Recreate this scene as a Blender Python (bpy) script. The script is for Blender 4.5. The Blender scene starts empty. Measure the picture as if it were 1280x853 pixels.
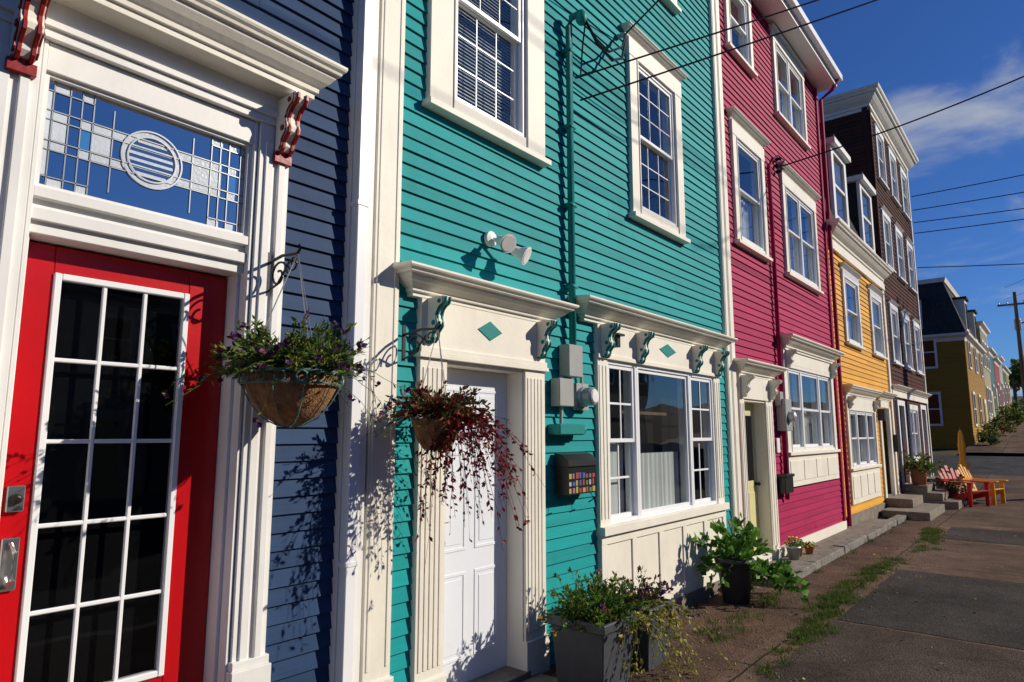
import bpy, math, random
from mathutils import Vector, Matrix
random.seed(11)
R=random.random
def U(a,b): return random.uniform(a,b)
D=3.1
CAMZ=1.7
PARTS=[]
sc=bpy.context.scene
sc.view_settings.view_transform='Standard'
sc.view_settings.look='None'
sc.view_settings.exposure=0

# ------------------------------------------------------------ materials
def mat(name,col,rough=.5,var=.10,scale=2.5,bump=.15,bscale=30,stretch=(1,1,1),metal=0.0,spec=.35,dirt=0.0,trans=0.0):
    m=bpy.data.materials.new(name); m.use_nodes=True
    nt=m.node_tree; N=nt.nodes; L=nt.links
    b=N['Principled BSDF']
    b.inputs['Roughness'].default_value=rough
    b.inputs['Metallic'].default_value=metal
    b.inputs['Specular IOR Level'].default_value=spec
    tc=N.new('ShaderNodeTexCoord'); mp=N.new('ShaderNodeMapping'); mp.inputs['Scale'].default_value=stretch
    L.new(tc.outputs['Object'],mp.inputs['Vector'])
    n1=N.new('ShaderNodeTexNoise'); n1.inputs['Scale'].default_value=scale; n1.inputs['Detail'].default_value=3; n1.inputs['Roughness'].default_value=.65
    L.new(mp.outputs['Vector'],n1.inputs['Vector'])
    mr=N.new('ShaderNodeMapRange'); mr.inputs['From Min'].default_value=.3; mr.inputs['From Max'].default_value=.7
    mr.inputs['To Min'].default_value=1-var; mr.inputs['To Max'].default_value=1+var
    L.new(n1.outputs['Fac'],mr.inputs['Value'])
    hs=N.new('ShaderNodeHueSaturation'); hs.inputs['Color'].default_value=(*col,1)
    L.new(mr.outputs['Result'],hs.inputs['Value'])
    out=hs.outputs['Color']
    if dirt>0:
        n3=N.new('ShaderNodeTexNoise'); n3.inputs['Scale'].default_value=1.6; n3.inputs['Detail'].default_value=6; n3.inputs['Roughness'].default_value=.75
        mp3=N.new('ShaderNodeMapping'); mp3.inputs['Scale'].default_value=(2.5,2.5,.7); L.new(tc.outputs['Object'],mp3.inputs['Vector']); L.new(mp3.outputs['Vector'],n3.inputs['Vector'])
        r3=N.new('ShaderNodeMapRange'); r3.inputs['From Min'].default_value=.52; r3.inputs['From Max'].default_value=.75; r3.inputs['To Max'].default_value=dirt
        L.new(n3.outputs['Fac'],r3.inputs['Value'])
        mx=N.new('ShaderNodeMixRGB'); L.new(r3.outputs['Result'],mx.inputs['Fac']); L.new(out,mx.inputs['Color1'])
        mx.inputs['Color2'].default_value=(col[0]*.5,col[1]*.46,col[2]*.4,1); out=mx.outputs['Color']
    L.new(out,b.inputs['Base Color'])
    if bump>0:
        n2=N.new('ShaderNodeTexNoise'); n2.inputs['Scale'].default_value=bscale; n2.inputs['Detail'].default_value=3
        L.new(mp.outputs['Vector'],n2.inputs['Vector'])
        bp=N.new('ShaderNodeBump'); bp.inputs['Strength'].default_value=bump; bp.inputs['Distance'].default_value=.01
        L.new(n2.outputs['Fac'],bp.inputs['Height']); L.new(bp.outputs['Normal'],b.inputs['Normal'])
    if trans>0:
        tr=N.new('ShaderNodeBsdfTranslucent'); L.new(out,tr.inputs['Color'])
        ms=N.new('ShaderNodeMixShader'); ms.inputs['Fac'].default_value=trans
        L.new(b.outputs[0],ms.inputs[1]); L.new(tr.outputs[0],ms.inputs[2]); L.new(ms.outputs[0],N['Material Output'].inputs['Surface'])
    return m
def sidmats(name,col,**k):
    k.setdefault('var',.10); k.setdefault('scale',3); k.setdefault('stretch',(.35,.35,4)); k.setdefault('bump',.14); k.setdefault('bscale',12); k.setdefault('rough',.55); k.setdefault('spec',.14)
    k.setdefault('dirt',.28)
    return [mat(name+'_%d'%i,tuple(c*f for c in col),**k) for i,f in enumerate((.90,1.0,1.07,.96))]
def glassmat(name,base=.0,tint=(.88,.92,.92),wav=.02,f0=.09):
    m=bpy.data.materials.new(name); m.use_nodes=True
    nt=m.node_tree; N=nt.nodes; L=nt.links; N.remove(N['Principled BSDF'])
    t=N.new('ShaderNodeBsdfTransparent'); t.inputs['Color'].default_value=(*tint,1)
    g=N.new('ShaderNodeBsdfGlossy'); g.inputs['Roughness'].default_value=.015; g.inputs['Color'].default_value=(.95,.97,1,1)
    tc=N.new('ShaderNodeTexCoord'); n=N.new('ShaderNodeTexNoise'); n.inputs['Scale'].default_value=2.2; n.inputs['Detail'].default_value=1; L.new(tc.outputs['Object'],n.inputs['Vector'])
    bp=N.new('ShaderNodeBump'); bp.inputs['Strength'].default_value=wav*5; bp.inputs['Distance'].default_value=.03; L.new(n.outputs['Fac'],bp.inputs['Height']); L.new(bp.outputs['Normal'],g.inputs['Normal'])
    lw=N.new('ShaderNodeLayerWeight'); lw.inputs['Blend'].default_value=.5
    pw=N.new('ShaderNodeMath'); pw.operation='POWER'; L.new(lw.outputs['Facing'],pw.inputs[0]); pw.inputs[1].default_value=4.0
    ad=N.new('ShaderNodeMath'); ad.operation='MULTIPLY_ADD'; ad.use_clamp=True; L.new(pw.outputs[0],ad.inputs[0]); ad.inputs[1].default_value=.85; ad.inputs[2].default_value=f0+base
    ms=N.new('ShaderNodeMixShader'); L.new(ad.outputs[0],ms.inputs['Fac']); L.new(t.outputs[0],ms.inputs[1]); L.new(g.outputs[0],ms.inputs[2])
    L.new(ms.outputs[0],N['Material Output'].inputs['Surface'])
    return m
M={}
M['cream']=mat('cream_trim',(.80,.76,.655),rough=.5,var=.05,bump=.10,dirt=.25,spec=.2)
M['white']=mat('white_paint',(.78,.77,.74),rough=.45,var=.05,bump=.06,dirt=.16,spec=.25)
M['vinyl']=mat('white_vinyl',(.82,.83,.84),rough=.3,var=.02,bump=0)
M['whitedoor']=mat('white_door_paint',(.76,.79,.84),rough=.32,var=.03,bump=.05,dirt=.10)
M['red']=mat('red_door_paint',(.48,.005,.009),rough=.25,var=.08,bump=.06,spec=.4)
M['redtrim']=mat('red_trim',(.26,.010,.010),rough=.4)
M['teal_t']=mat('teal_trim',(.014,.22,.21),rough=.5,spec=.2)
M['glass']=glassmat('window_glass')
M['glassD']=glassmat('door_glass',f0=.035,tint=(.6,.62,.62))
M['glassR']=glassmat('reflective_glass',base=.40,tint=(.25,.35,.5),wav=.03)
M['dark']=mat('dark_interior',(.008,.008,.009),rough=.9,bump=0,spec=.05)
M['blind']=mat('window_blind',(.5,.5,.48),rough=.6,bump=0)
M['curtain']=mat('curtain',(.55,.55,.54),rough=.8,bump=.1,stretch=(6,6,.2),var=.2)
M['frost']=mat('frosted_glass',(.55,.60,.66),rough=.25,bump=.2,bscale=60)
M['lead']=mat('lead_came',(.3,.32,.34),rough=.35,metal=.6,bump=0)
M['bluegl']=mat('blue_stained_glass',(.05,.2,.5),rough=.1,bump=.1)
M['iron']=mat('black_iron',(.02,.02,.022),rough=.4,metal=.3,bump=.05)
M['coir']=mat('coir_liner',(.28,.14,.06),rough=.95,var=.4,scale=25,bump=1,bscale=90)
M['grmetal']=mat('green_painted_metal',(.10,.2,.17),rough=.5,bump=.05)
M['steel']=mat('galvanised_steel',(.45,.46,.47),rough=.4,metal=.5,bump=.05)
M['grey']=mat('grey_box_paint',(.33,.34,.32),rough=.45,bump=.05,dirt=.3)
M['concrete']=mat('concrete',(.22,.19,.155),rough=.9,var=.25,scale=6,bump=.5,bscale=60,dirt=.4,spec=.15)
M['planter']=mat('planter_plastic',(.055,.06,.07),rough=.5,var=.2,dirt=.3)
M['terra']=mat('terracotta',(.42,.16,.08),rough=.85)
M['soil']=mat('soil',(.04,.025,.015),rough=1,bump=1)
M['shingle']=mat('dark_shingle',(.045,.042,.045),rough=.85,var=.35,scale=9,bump=.6,bscale=25,spec=.1)
M['black']=mat('black_plastic',(.012,.012,.012),rough=.35,bump=0)
M['brass']=mat('brass',(.5,.38,.15),rough=.3,metal=.9,bump=0)
M['chrome']=mat('satin_nickel',(.5,.5,.5),rough=.25,metal=.9,bump=0)
M['lampglass']=mat('lamp_glass',(.75,.75,.7),rough=.1,bump=0)
M['wood']=mat('pole_wood',(.13,.09,.06),rough=.9,stretch=(6,6,.4),var=.3)
M['ydoor']=mat('pale_yellow_door',(.68,.62,.30),rough=.4)
greens=[mat('leaf_green_%d'%i,c,rough=.6,bump=0,var=.2,scale=9,trans=.3,spec=.2) for i,c in enumerate([(.055,.12,.02),(.11,.18,.03),(.03,.075,.015),(.20,.22,.045)])]
lime=[mat('leaf_lime_%d'%i,c,rough=.55,bump=0,var=.2,scale=9,trans=.35,spec=.25) for i,c in enumerate([(.10,.24,.03),(.16,.32,.05),(.06,.14,.02)])]
reds=[mat('leaf_red_%d'%i,c,rough=.55,bump=0,var=.25,scale=12,trans=.2,spec=.2) for i,c in enumerate([(.22,.022,.025),(.11,.012,.016),(.28,.05,.035),(.09,.09,.03)])]
yel=[mat('leaf_yellow_%d'%i,c,rough=.5,bump=0,var=.2,scale=12,trans=.3,spec=.2) for i,c in enumerate([(.38,.34,.06),(.26,.27,.06),(.45,.36,.10)])]
yfl=[mat('petal_yellow',(.75,.5,.03),rough=.5,bump=0,trans=.2)]
purp=[mat('petal_purple_%d'%i,c,rough=.5,bump=0,trans=.2) for i,c in enumerate([(.07,.02,.11),(.05,.015,.07),(.16,.04,.14)])]
dry=[mat('leaf_dry_%d'%i,c,rough=.7,bump=0) for i,c in enumerate([(.22,.14,.06),(.15,.10,.05)])]
grassm=[mat('grass_%d'%i,c,rough=.7,bump=0,var=.2,trans=.35,spec=.1) for i,c in enumerate([(.06,.12,.018),(.09,.15,.025),(.04,.08,.013),(.08,.13,.025),(.16,.14,.06)])]

# ------------------------------------------------------------ mesh builder
class Part:
    def __init__(s,name,parent=None,bevel=0,smooth=False):
        s.name=name;s.parent=parent;s.bevel=bevel;s.smooth=smooth
        s.v=[];s.f=[];s.m=[];s.mats=[]
        PARTS.append(s)
    def mi(s,m):
        if isinstance(m,str): m=M[m]
        if m not in s.mats: s.mats.append(m)
        return s.mats.index(m)
    def add(s,vs,fs,m):
        o=len(s.v); s.v.extend(tuple(v) for v in vs); k=s.mi(m)
        for f in fs: s.f.append(tuple(i+o for i in f)); s.m.append(k)
    def box(s,x0,x1,y0,y1,z0,z1,m,T=None):
        vs=[(x0,y0,z0),(x1,y0,z0),(x1,y1,z0),(x0,y1,z0),(x0,y0,z1),(x1,y0,z1),(x1,y1,z1),(x0,y1,z1)]
        if T is not None: vs=[T@Vector(v) for v in vs]
        s.add(vs,[(0,3,2,1),(4,5,6,7),(0,1,5,4),(1,2,6,5),(2,3,7,6),(3,0,4,7)],m)
    def fb(s,x0,x1,z0,z1,p0,p1,m): s.box(x0,x1,D-p1,D-p0,z0,z1,m)
    def prism(s,pts,ax,a0,a1,m):
        n=len(pts)
        vs=[(a0,D-p,z) for p,z in pts]+[(a1,D-p,z) for p,z in pts]
        fs=[tuple(range(n)),tuple(range(2*n-1,n-1,-1))]+[(i,i+n,(i+1)%n+n,(i+1)%n) for i in range(n)]
        s.add(vs,fs,m)
    def rings(s,rs,m,cap=True):
        vs=[p for r in rs for p in r]; n=len(rs[0]); fs=[]
        for k in range(len(rs)-1):
            for i in range(n):
                j=(i+1)%n; fs.append((k*n+i,k*n+j,(k+1)*n+j,(k+1)*n+i))
        if cap:
            fs.append(tuple(range(n-1,-1,-1))); fs.append(tuple((len(rs)-1)*n+i for i in range(n)))
        s.add(vs,fs,m)
    def tube(s,pts,r,m,n=6,r1=None):
        pts=[Vector(p) for p in pts]; rs=[]
        up=Vector((0,0,1))
        for i,p in enumerate(pts):
            d=(pts[min(i+1,len(pts)-1)]-pts[max(i-1,0)]).normalized()
            a=d.cross(up)
            if a.length<.1: a=d.cross(Vector((1,0,0)))
            a.normalize(); b=a.cross(d)
            rr=r if r1 is None else r+(r1-r)*i/(len(pts)-1)
            rs.append([p+(a*math.cos(t)+b*math.sin(t))*rr for t in [2*math.pi*k/n for k in range(n)]])
        s.rings(rs,m)
    def rev(s,c,prof,m,n=20,axis='z'):
        rs=[]
        for r,h in prof:
            ring=[]
            for k in range(n):
                t=2*math.pi*k/n
                if axis=='z': ring.append((c[0]+r*math.cos(t),c[1]+r*math.sin(t),c[2]+h))
                else: ring.append((c[0]+r*math.cos(t),c[1]-h,c[2]+r*math.sin(t)))
            rs.append(ring)
        s.rings(rs,m)
    def leaf(s,c,size,m,dirv=None,w=.5):
        if dirv is None: dirv=Vector((U(-1,1),U(-1,1),U(-1,1)))
        d=dirv.normalized(); a=d.cross(Vector((U(-1,1),U(-1,1),U(-1,1))))
        if a.length<.01: a=d.orthogonal()
        a.normalize(); nrm=d.cross(a)
        c=Vector(c)
        s.add([c,c+d*size*.5+a*size*w*.5+nrm*size*.08,c+d*size,c+d*size*.5-a*size*w*.5+nrm*size*.08],[(0,1,2,3)],m)

def mkobj(p,parent_obj=None):
    me=bpy.data.meshes.new(p.name)
    me.from_pydata([tuple(v) for v in p.v],[],p.f)
    for m in p.mats: me.materials.append(m)
    me.polygons.foreach_set('material_index',p.m)
    if p.smooth: me.polygons.foreach_set('use_smooth',[True]*len(p.f))
    me.update()
    ob=bpy.data.objects.new(p.name,me); sc.collection.objects.link(ob)
    if parent_obj: ob.parent=parent_obj
    if p.bevel>0:
        b=ob.modifiers.new('b','BEVEL'); b.width=p.bevel; b.segments=1; b.limit_method='ANGLE'; b.angle_limit=math.radians(50)
    return ob
def group(name,loc):
    e=bpy.data.objects.new(name,None); e.empty_display_size=.2; e.location=loc; sc.collection.objects.link(e); return e

# ------------------------------------------------------------ house kit
class House:
    def __init__(s,x0,x1,zb,h,depth,sid,expo=.095,name='terraced_house'):
        s.x0=x0;s.x1=x1;s.zb=zb;s.h=h;s.depth=depth;s.sid=sid;s.expo=expo;s.holes=[];s.nw=0
        s.e=group(name,((x0+x1)/2,D,zb))
        w=s.part('walls')
        w.box(x0+.01,x1-.01,D+.25,D+depth,zb-.3,zb+h-.01,'dark')
        w.box(x0+.005,x0+.06,D+.004,D+depth-.01,zb-.3,zb+h-.02,sid[1])
        w.box(x1-.06,x1-.005,D+.004,D+depth-.01,zb-.3,zb+h-.02,sid[1])
        w.box(x0+.06,x1-.06,D+.004,D+.25,zb+h-.1,zb+h-.02,sid[1])
    def part(s,name,**k): return Part(name,s.e,**k)
    def siding(s,z0=None,z1=None,x0=None,x1=None,side=None,y1=None):
        P=s.part('siding' if not side else 'siding_side')
        z0=s.zb if z0 is None else z0; z1=s.zb+s.h if z1 is None else z1
        x0=s.x0 if x0 is None else x0; x1=s.x1 if x1 is None else x1
        n=int((z1-z0)/s.expo)
        for i in range(n+1):
            a=z0+i*s.expo; b=min(a+s.expo,z1)
            if b-a<.01: continue
            zc=(a+b)/2
            segs=[(D,y1)] if side else [(x0,x1)]
            if not side:
                for (hx0,hx1,hz0,hz1) in s.holes:
                    if hz0<zc<hz1:
                        ns=[]
                        for (p,q) in segs:
                            if hx1<=p or hx0>=q: ns.append((p,q)); continue
                            if hx0>p: ns.append((p,hx0))
                            if hx1<q: ns.append((hx1,q))
                        segs=ns
            for (p,q) in segs:
                cur=p+0
                while cur<q-.001:
                    nx=min(q,cur+U(1.8,4.2))
                    if q-nx<.3: nx=q
                    dz=U(-.002,.002); ex=U(-.002,.002); m=random.choice(s.sid)
                    lp=.020+ex
                    e=nx-.0015 if nx<q else nx
                    if side:
                        f=lambda u,pp,z:(s.x0-pp,u,z)
                    else: f=lambda u,pp,z:(u,D-pp,z)
                    K=max(1,int((e-cur)/.7)); vs=[];fs=[]
                    for k in range(K+1):
                        u=cur+(e-cur)*k/K; d2=dz+(U(-.0012,.0012) if 0<k<K else 0)
                        vs+=[f(u,.004,b+.001),f(u,lp,a+d2),f(u,.0,a+d2+.004)]
                    for k in range(K):
                        o=3*k; fs+=[(o,o+3,o+4,o+1),(o+1,o+4,o+5,o+2)]
                    P.add(vs,fs,m)
                    cur=nx
    def window(s,x0,x1,z0,z1,cs=.11,ct=.14,cb=.09,crown=.07,units=(1,),lites=(2,2),double=True,curtain=None,trim='cream',sill=True,pic=None,mw=.008):
        s.nw+=1
        P=s.part('window_%d'%s.nw,bevel=.003)
        s.holes.append((x0+.02,x1-.02,z0+.02,z1-.02))
        a,b,c,d=x0+cs,x1-cs,z0+cb,z1-ct
        if cs>0:
            P.fb(x0,a,z0+.045,d,-.03,.055,trim); P.fb(b,x1,z0+.045,d,-.03,.055,trim)
            P.fb(a-.02,a,z0+.05,d,.05,.064,trim); P.fb(b,b+.02,z0+.05,d,.05,.064,trim)
        if ct>0: P.fb(x0-.012,x1+.012,d,z1,-.03,.06,trim)
        if cb>.046: P.fb(a-.001,b+.001,z0+.045,c,-.03,.052,trim)
        if cb>0: P.fb(x0-.03,x1+.03,z0,z0+.045,-.03,.095 if sill else .06,trim)
        if crown: hood(P,x0+.0,x1-.0,z1+.001,z1+crown,.03,crown*.9,trim)
        tot=sum(units); cur=a
        for w in units:
            e=cur+(b-a)*w/tot
            ispic = pic is not None and units.index(w)==pic and w==max(units)
            fw=.035
            P.fb(cur,cur+fw,c,d,-.09,.038,'vinyl'); P.fb(e-fw,e,c,d,-.09,.038,'vinyl')
            P.fb(cur+fw,e-fw,c,c+fw,-.09,.036,'vinyl'); P.fb(cur+fw,e-fw,d-fw,d,-.09,.036,'vinyl')
            ia,ib,ic,idd=cur+fw,e-fw,c+fw,d-fw
            def sash(q0,q1,r0,r1,pf,lt,rail=.035):
                P.fb(q0,q0+rail,r0,r1,pf-.03,pf,'vinyl');P.fb(q1-rail,q1,r0,r1,pf-.03,pf,'vinyl')
                P.fb(q0+rail,q1-rail,r0,r0+rail,pf-.03,pf-.001,'vinyl');P.fb(q0+rail,q1-rail,r1-rail,r1,pf-.03,pf-.001,'vinyl')
                g=pf-.016
                P.add([(q0+rail,D-g,r0+rail),(q1-rail,D-g,r0+rail),(q1-rail,D-g,r1-rail),(q0+rail,D-g,r1-rail)],[(0,1,2,3)],'glass')
                if lt:
                    nx,nz=lt
                    for k in range(1,nx):
                        xx=q0+rail+(q1-q0-2*rail)*k/nx; P.fb(xx-mw,xx+mw,r0+rail,r1-rail,g+.001,g+.007,'vinyl')
                    for k in range(1,nz):
                        zz=r0+rail+(r1-r0-2*rail)*k/nz; P.fb(q0+rail,q1-rail,zz-mw,zz+mw,g+.0015,g+.006,'vinyl')
            if ispic or not double: sash(ia,ib,ic,idd,.02,None if ispic else lites)
            else:
                mid=(ic+idd)/2
                sash(ia,ib,mid-.015,idd,.025,lites); sash(ia,ib,ic,mid+.018,-.008,lites)
            if curtain=='blind':
                n=int((idd-ic)/.028)
                for k in range(n):
                    zz=ic+k*.028
                    P.add([(ia,D+.085,zz),(ib,D+.085,zz),(ib,D+.1,zz+.022),(ia,D+.1,zz+.022)],[(0,1,2,3)],'blind')
            elif curtain:
                zt=ic+(idd-ic)*curtain
                n=26; vs=[];fs=[]
                for k in range(n+1):
                    xx=ia+(ib-ia)*k/n; yy=D+.12+.012*math.sin(k*1.9)+.006*math.sin(k*.7)
                    vs+= [(xx,yy,ic),(xx,yy,zt)]
                for k in range(n): fs.append((2*k,2*k+2,2*k+3,2*k+1))
                P.add(vs,fs,'curtain')
            cur=e
        return P
PROF=[(0,0),(0,.16),(.12,.18),(.14,.30),(.22,.34),(.42,.46),(.62,.62),(.66,.70),(.80,.72),(.84,.80),(.95,.86),(1,.92),(1,1)]
def hood(P,x0,x1,z0,z1,p0,o,m):
    rs=[]
    for fo,fz in PROF:
        oo=o*fo; z=z0+(z1-z0)*fz
        rs.append([(x0-oo,D-.0,z),(x0-oo,D-p0-oo,z),(x1+oo,D-p0-oo,z),(x1+oo,D-.0,z)])
    rs.append([(x0-o,D-.0,z1+o*.12),(x0-o+.01,D-p0-.01,z1+o*.1),(x1+o-.01,D-p0-.01,z1+o*.1),(x1+o,D-.0,z1+o*.12)])
    P.rings(rs,m)
def bracket(P,x,w,zt,h,d,p0,m1,m2,inner=.5):
    pr=[(0,0),(1,0),(1,-.1),(.93,-.17),(.8,-.2),(.66,-.27),(.55,-.4),(.56,-.5),(.62,-.58),(.6,-.67),(.48,-.74),(.36,-.82),(.34,-.92),(.22,-1),(0,-1)]
    P.prism([(p0+a*d,zt+b*h) for a,b in pr],'x',x-w*.5,x+w*.5,m2)
    for q in ((x-w*.30,w*.10),(x+w*.30,w*.10)):
        P.prism([(p0+a*(d+.012),zt-.004+b*(h+.012)) for a,b in pr],'x',q[0]-q[1],q[0]+q[1],m1)
    for sx in (-1,1):
        for (a,b,r) in ((.70,-.11,.11),(.38,-.60,.12)):
            cx=x+sx*w/2; n=10
            c0=[(cx,D-(p0+a*d)+r*h*.5*math.cos(t),zt+b*h+r*h*.5*math.sin(t)) for t in [2*math.pi*k/n for k in range(n)]]
            c1=[(cx+sx*.006,q[1],q[2]) for q in c0]
            P.rings([c0,c1],m1)
        P.tube([(x+sx*w/2,D-(p0+a*d*.9+.004),zt+b*h*.97-.006) for a,b in pr[1:-1]],.0055,m1,5)
def fluted(P,x0,x1,z0,z1,m,p=.045,n=3,plinth=0):
    P.fb(x0,x1,z0,z1,-.03,p,m)
    w=(x1-x0)
    for k in range(n):
        xx=x0+w*(.16+.68*k/max(1,n-1)); hw=w*.06
        P.fb(xx-hw,xx+hw,z0+plinth+.06,z1-.06,p-.005,p+.006,m)
    if plinth: P.fb(x0-.012,x1+.012,z0,z0+plinth,-.03,p+.02,m)

# ============================================================ BLUE HOUSE
blue=sidmats('blue_siding',(.026,.056,.128),rough=.6,bump=.10,spec=.10)
H=House(-3.0,2.43,-.02,9.1,9,blue,expo=.088)
P=H.part('door_surround',bevel=.003)
H.holes.append((.58,1.84,-.2,3.5))
ZB=.42
for (a,b) in ((.56,.73),(1.685,1.855)):
    P.fb(a,b,.0,3.30,-.03,.05,'white')
    P.fb(a+.03,b-.10 if b-a<.171 else b-.09,ZB,3.2,.045,.062,'white')
    P.fb(b-.07,b-.035,ZB,3.2,.045,.07,'white')
    P.fb(a-.015,b+.015,.0,.62,-.03,.085,'white')
    P.fb(a-.008,b+.008,.62,.66,-.03,.072,'white')
P.fb(.735,.752,ZB,3.298,-.2,.035,'white'); P.fb(1.663,1.680,ZB,3.298,-.2,.035,'white')
P.fb(.752,.77,ZB,2.5,-.2,-.03,'white'); P.fb(1.645,1.663,ZB,2.5,-.2,-.03,'white')
P.fb(.752,1.663,2.50,2.66,-.2,-.005,'white'); P.fb(.752,1.663,2.55,2.60,-.01,.02,'white'); P.fb(.752,1.663,2.64,2.685,-.01,.03,'white')
P.fb(.752,1.663,3.175,3.296,-.2,.03,'white')
P.fb(.56,1.855,3.30,3.50,-.03,.062,'white'); P.fb(.55,1.865,3.34,3.37,.05,.08,'white')
hood(P,.66,1.90,3.46,3.65,.19,.12,'cream')
for x in (.66,1.80): 
    bracket(P,x,.08,3.44,.28,.17,.062,'redtrim','cream',.45)
    P.fb(x-.05,x+.05,3.10,3.15,.05,.085,'redtrim')
P.fb(.72,1.70,.30,ZB,-.3,.1,'concrete')
P=H.part('stained_glass_transom',bevel=0)
gx0,gx1,gz0,gz1=.772,1.643,2.70,3.16
P.fb(.752,gx0,2.685,3.175,-.05,.012,'white');P.fb(gx1,1.663,2.685,3.175,-.05,.012,'white');P.fb(gx0,gx1,2.685,gz0,-.05,.011,'white');P.fb(gx0,gx1,gz1,3.175,-.05,.011,'white')
P.add([(gx0,D+.02,gz0),(gx1,D+.02,gz0),(gx1,D+.02,gz1),(gx0,D+.02,gz1)],[(0,1,2,3)],'glassR')
P.add([(gx0,D+.15,gz0),(gx1,D+.15,gz0),(gx1,D+.15,gz1),(gx0,D+.15,gz1)],[(0,1,2,3)],'dark')
def came(a,b,c,d): P.fb(min(a,b)-.0022,max(a,b)+.0022,min(c,d)-.0022,max(c,d)+.0022,-.019,-.013,'lead')
def pane(a,b,c,d,m='frost'): P.add([(a,D+.017,c),(b,D+.017,c),(b,D+.017,d),(a,D+.017,d)],[(0,1,2,3)],m)
cx,cz=1.2,2.945
for z in (2.86,2.90,2.99,3.03): came(gx0,gx1,z,z)
for z in (2.745,3.115): came(gx0,.95,z,z); came(1.47,gx1,z,z)
for x in (.80,.86,.905,.95,1.47,1.515,1.56,1.62): came(x,x,gz0,gz1)
for x in (1.03,1.38): came(x,x,2.745,3.115)
for k,x in enumerate((.80,.905,1.47,1.56)):
    w=.055 if k%2==0 else .04
    for z in (2.70,2.86,2.99,3.115):
        pane(x+.004,x+w,z+.004,z+.038)
    pane(x+.004,x+w,2.905,2.985,'bluegl' if k%2 else 'frost')
for z in (2.865,2.995): pane(.955,1.085,z,z+.03); pane(1.315,1.465,z,z+.03)
pane(.775,.797,2.75,3.11,'frost'); pane(1.623,1.64,2.75,3.11,'frost')
pane(.953,1.028,2.905,2.985,'frost');pane(1.382,1.467,2.905,2.985,'frost')
n=40
for (r0,r1,m,pp) in ((.135,.128,'lead',-.010),(.128,.106,'frost',-.0165),(.108,.101,'lead',-.0095)):
    vs=[];fs=[]
    for k in range(n):
        t=2*math.pi*k/n
        vs+=[(cx+r0*math.cos(t),D-pp,cz+r0*math.sin(t)),(cx+r1*math.cos(t),D-pp,cz+r1*math.sin(t))]
    for k in range(n): j=(k+1)%n; fs.append((2*k,2*j,2*j+1,2*k+1))
    P.add(vs,fs,m)
for k in range(6):
    z=cz-.075+k*.03; w=math.sqrt(.1**2-(z-cz)**2)
    pane(cx-w,cx+w,z-.008,z+.006)
P=H.part('front_door',bevel=.004)
dz0,dz1,pd=ZB,2.49,-.12
P.fb(.772,.89,dz0,dz1,pd-.05,pd,'red');P.fb(1.455,1.643,dz0,dz1,pd-.05,pd,'red')
P.fb(.89,1.455,dz0,.63,pd-.05,pd-.0005,'red');P.fb(.89,1.455,2.375,dz1,pd-.05,pd-.0005,'red')
ga,gb,gc,gd=.89,1.455,.63,2.375; f=.028
P.fb(ga,ga+f,gc,gd,pd-.03,pd+.014,'vinyl');P.fb(gb-f,gb,gc,gd,pd-.03,pd+.014,'vinyl');P.fb(ga+f,gb-f,gc,gc+f,pd-.03,pd+.013,'vinyl');P.fb(ga+f,gb-f,gd-f,gd,pd-.03,pd+.013,'vinyl')
for k in (1,2): x=ga+f+(gb-ga-2*f)*k/3; P.fb(x-.009,x+.009,gc+f,gd-f,pd-.012,pd+.004,'vinyl')
for k in range(1,5): z=gc+f+(gd-gc-2*f)*k/5; P.fb(ga+f,gb-f,z-.009,z+.009,pd-.013,pd+.003,'vinyl')
P.add([(ga+f,D-pd+.008,gc+f),(gb-f,D-pd+.008,gc+f),(gb-f,D-pd+.008,gd-f),(ga+f,D-pd+.008,gd-f)],[(0,1,2,3)],'glassD')
P.add([(ga,D-pd+.08,gc),(gb,D-pd+.08,gc),(gb,D-pd+.08,gd),(ga,D-pd+.08,gd)],[(0,1,2,3)],'dark')
P.fb(.80,.86,1.40,1.50,pd,pd+.025,'chrome'); P.rev((.83,D-pd-.02,1.45),[(.02,0),(.02,.02),(.012,.03)],'black',12,'y')
P.fb(.80,.86,1.10,1.30,pd,pd+.02,'chrome'); P.tube([(.83,D-pd-.02,1.28),(.83,D-pd-.07,1.25),(.83,D-pd-.07,1.15),(.83,D-pd-.02,1.12)],.009,'chrome')
P=H.part('corner_board',bevel=.004)
P.fb(2.254,2.425,.0,9.0,-.05,.05,'white')
P.fb(2.262,2.33,.05,9.0,.052,.115,'vinyl')
for z in (1.0,3.0,5.0,7.0): P.fb(2.255,2.337,z,z+.03,.05,.119,'vinyl')
H.siding()

# ============================================================ TEAL HOUSE
teal=sidmats('teal_siding',(.010,.292,.300),rough=.6,var=.09,spec=.10)
H=House(2.43,8.0,-.02,9.3,9,teal,expo=.093)
P=H.part('corner_boards',bevel=.004)
fluted(P,2.44,2.64,.0,9.2,'cream',p=.05,n=2,plinth=.35)
fluted(P,7.84,7.985,.0,9.2,'cream',p=.05,n=2,plinth=.2)
P=H.part('door_surround',bevel=.003)
H.holes.append((2.84,4.11,-.2,2.55))
fluted(P,2.823,3.062,.0,2.18,'cream',p=.05,n=5,plinth=.25)
fluted(P,3.883,4.127,.0,2.18,'cream',p=.05,n=5,plinth=.25)
P.fb(3.045,3.072,.0,2.17,-.2,.03,'cream');P.fb(3.873,3.90,.0,2.17,-.2,.03,'cream')
P.fb(3.072,3.873,2.155,2.24,-.2,.035,'cream')
P.fb(2.80,4.15,2.18,2.21,-.03,.075,'cream')
P.fb(2.823,4.127,2.212,2.60,-.03,.056,'cream')
P.fb(2.813,4.137,2.211,2.25,.05,.068,'cream')
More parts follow.
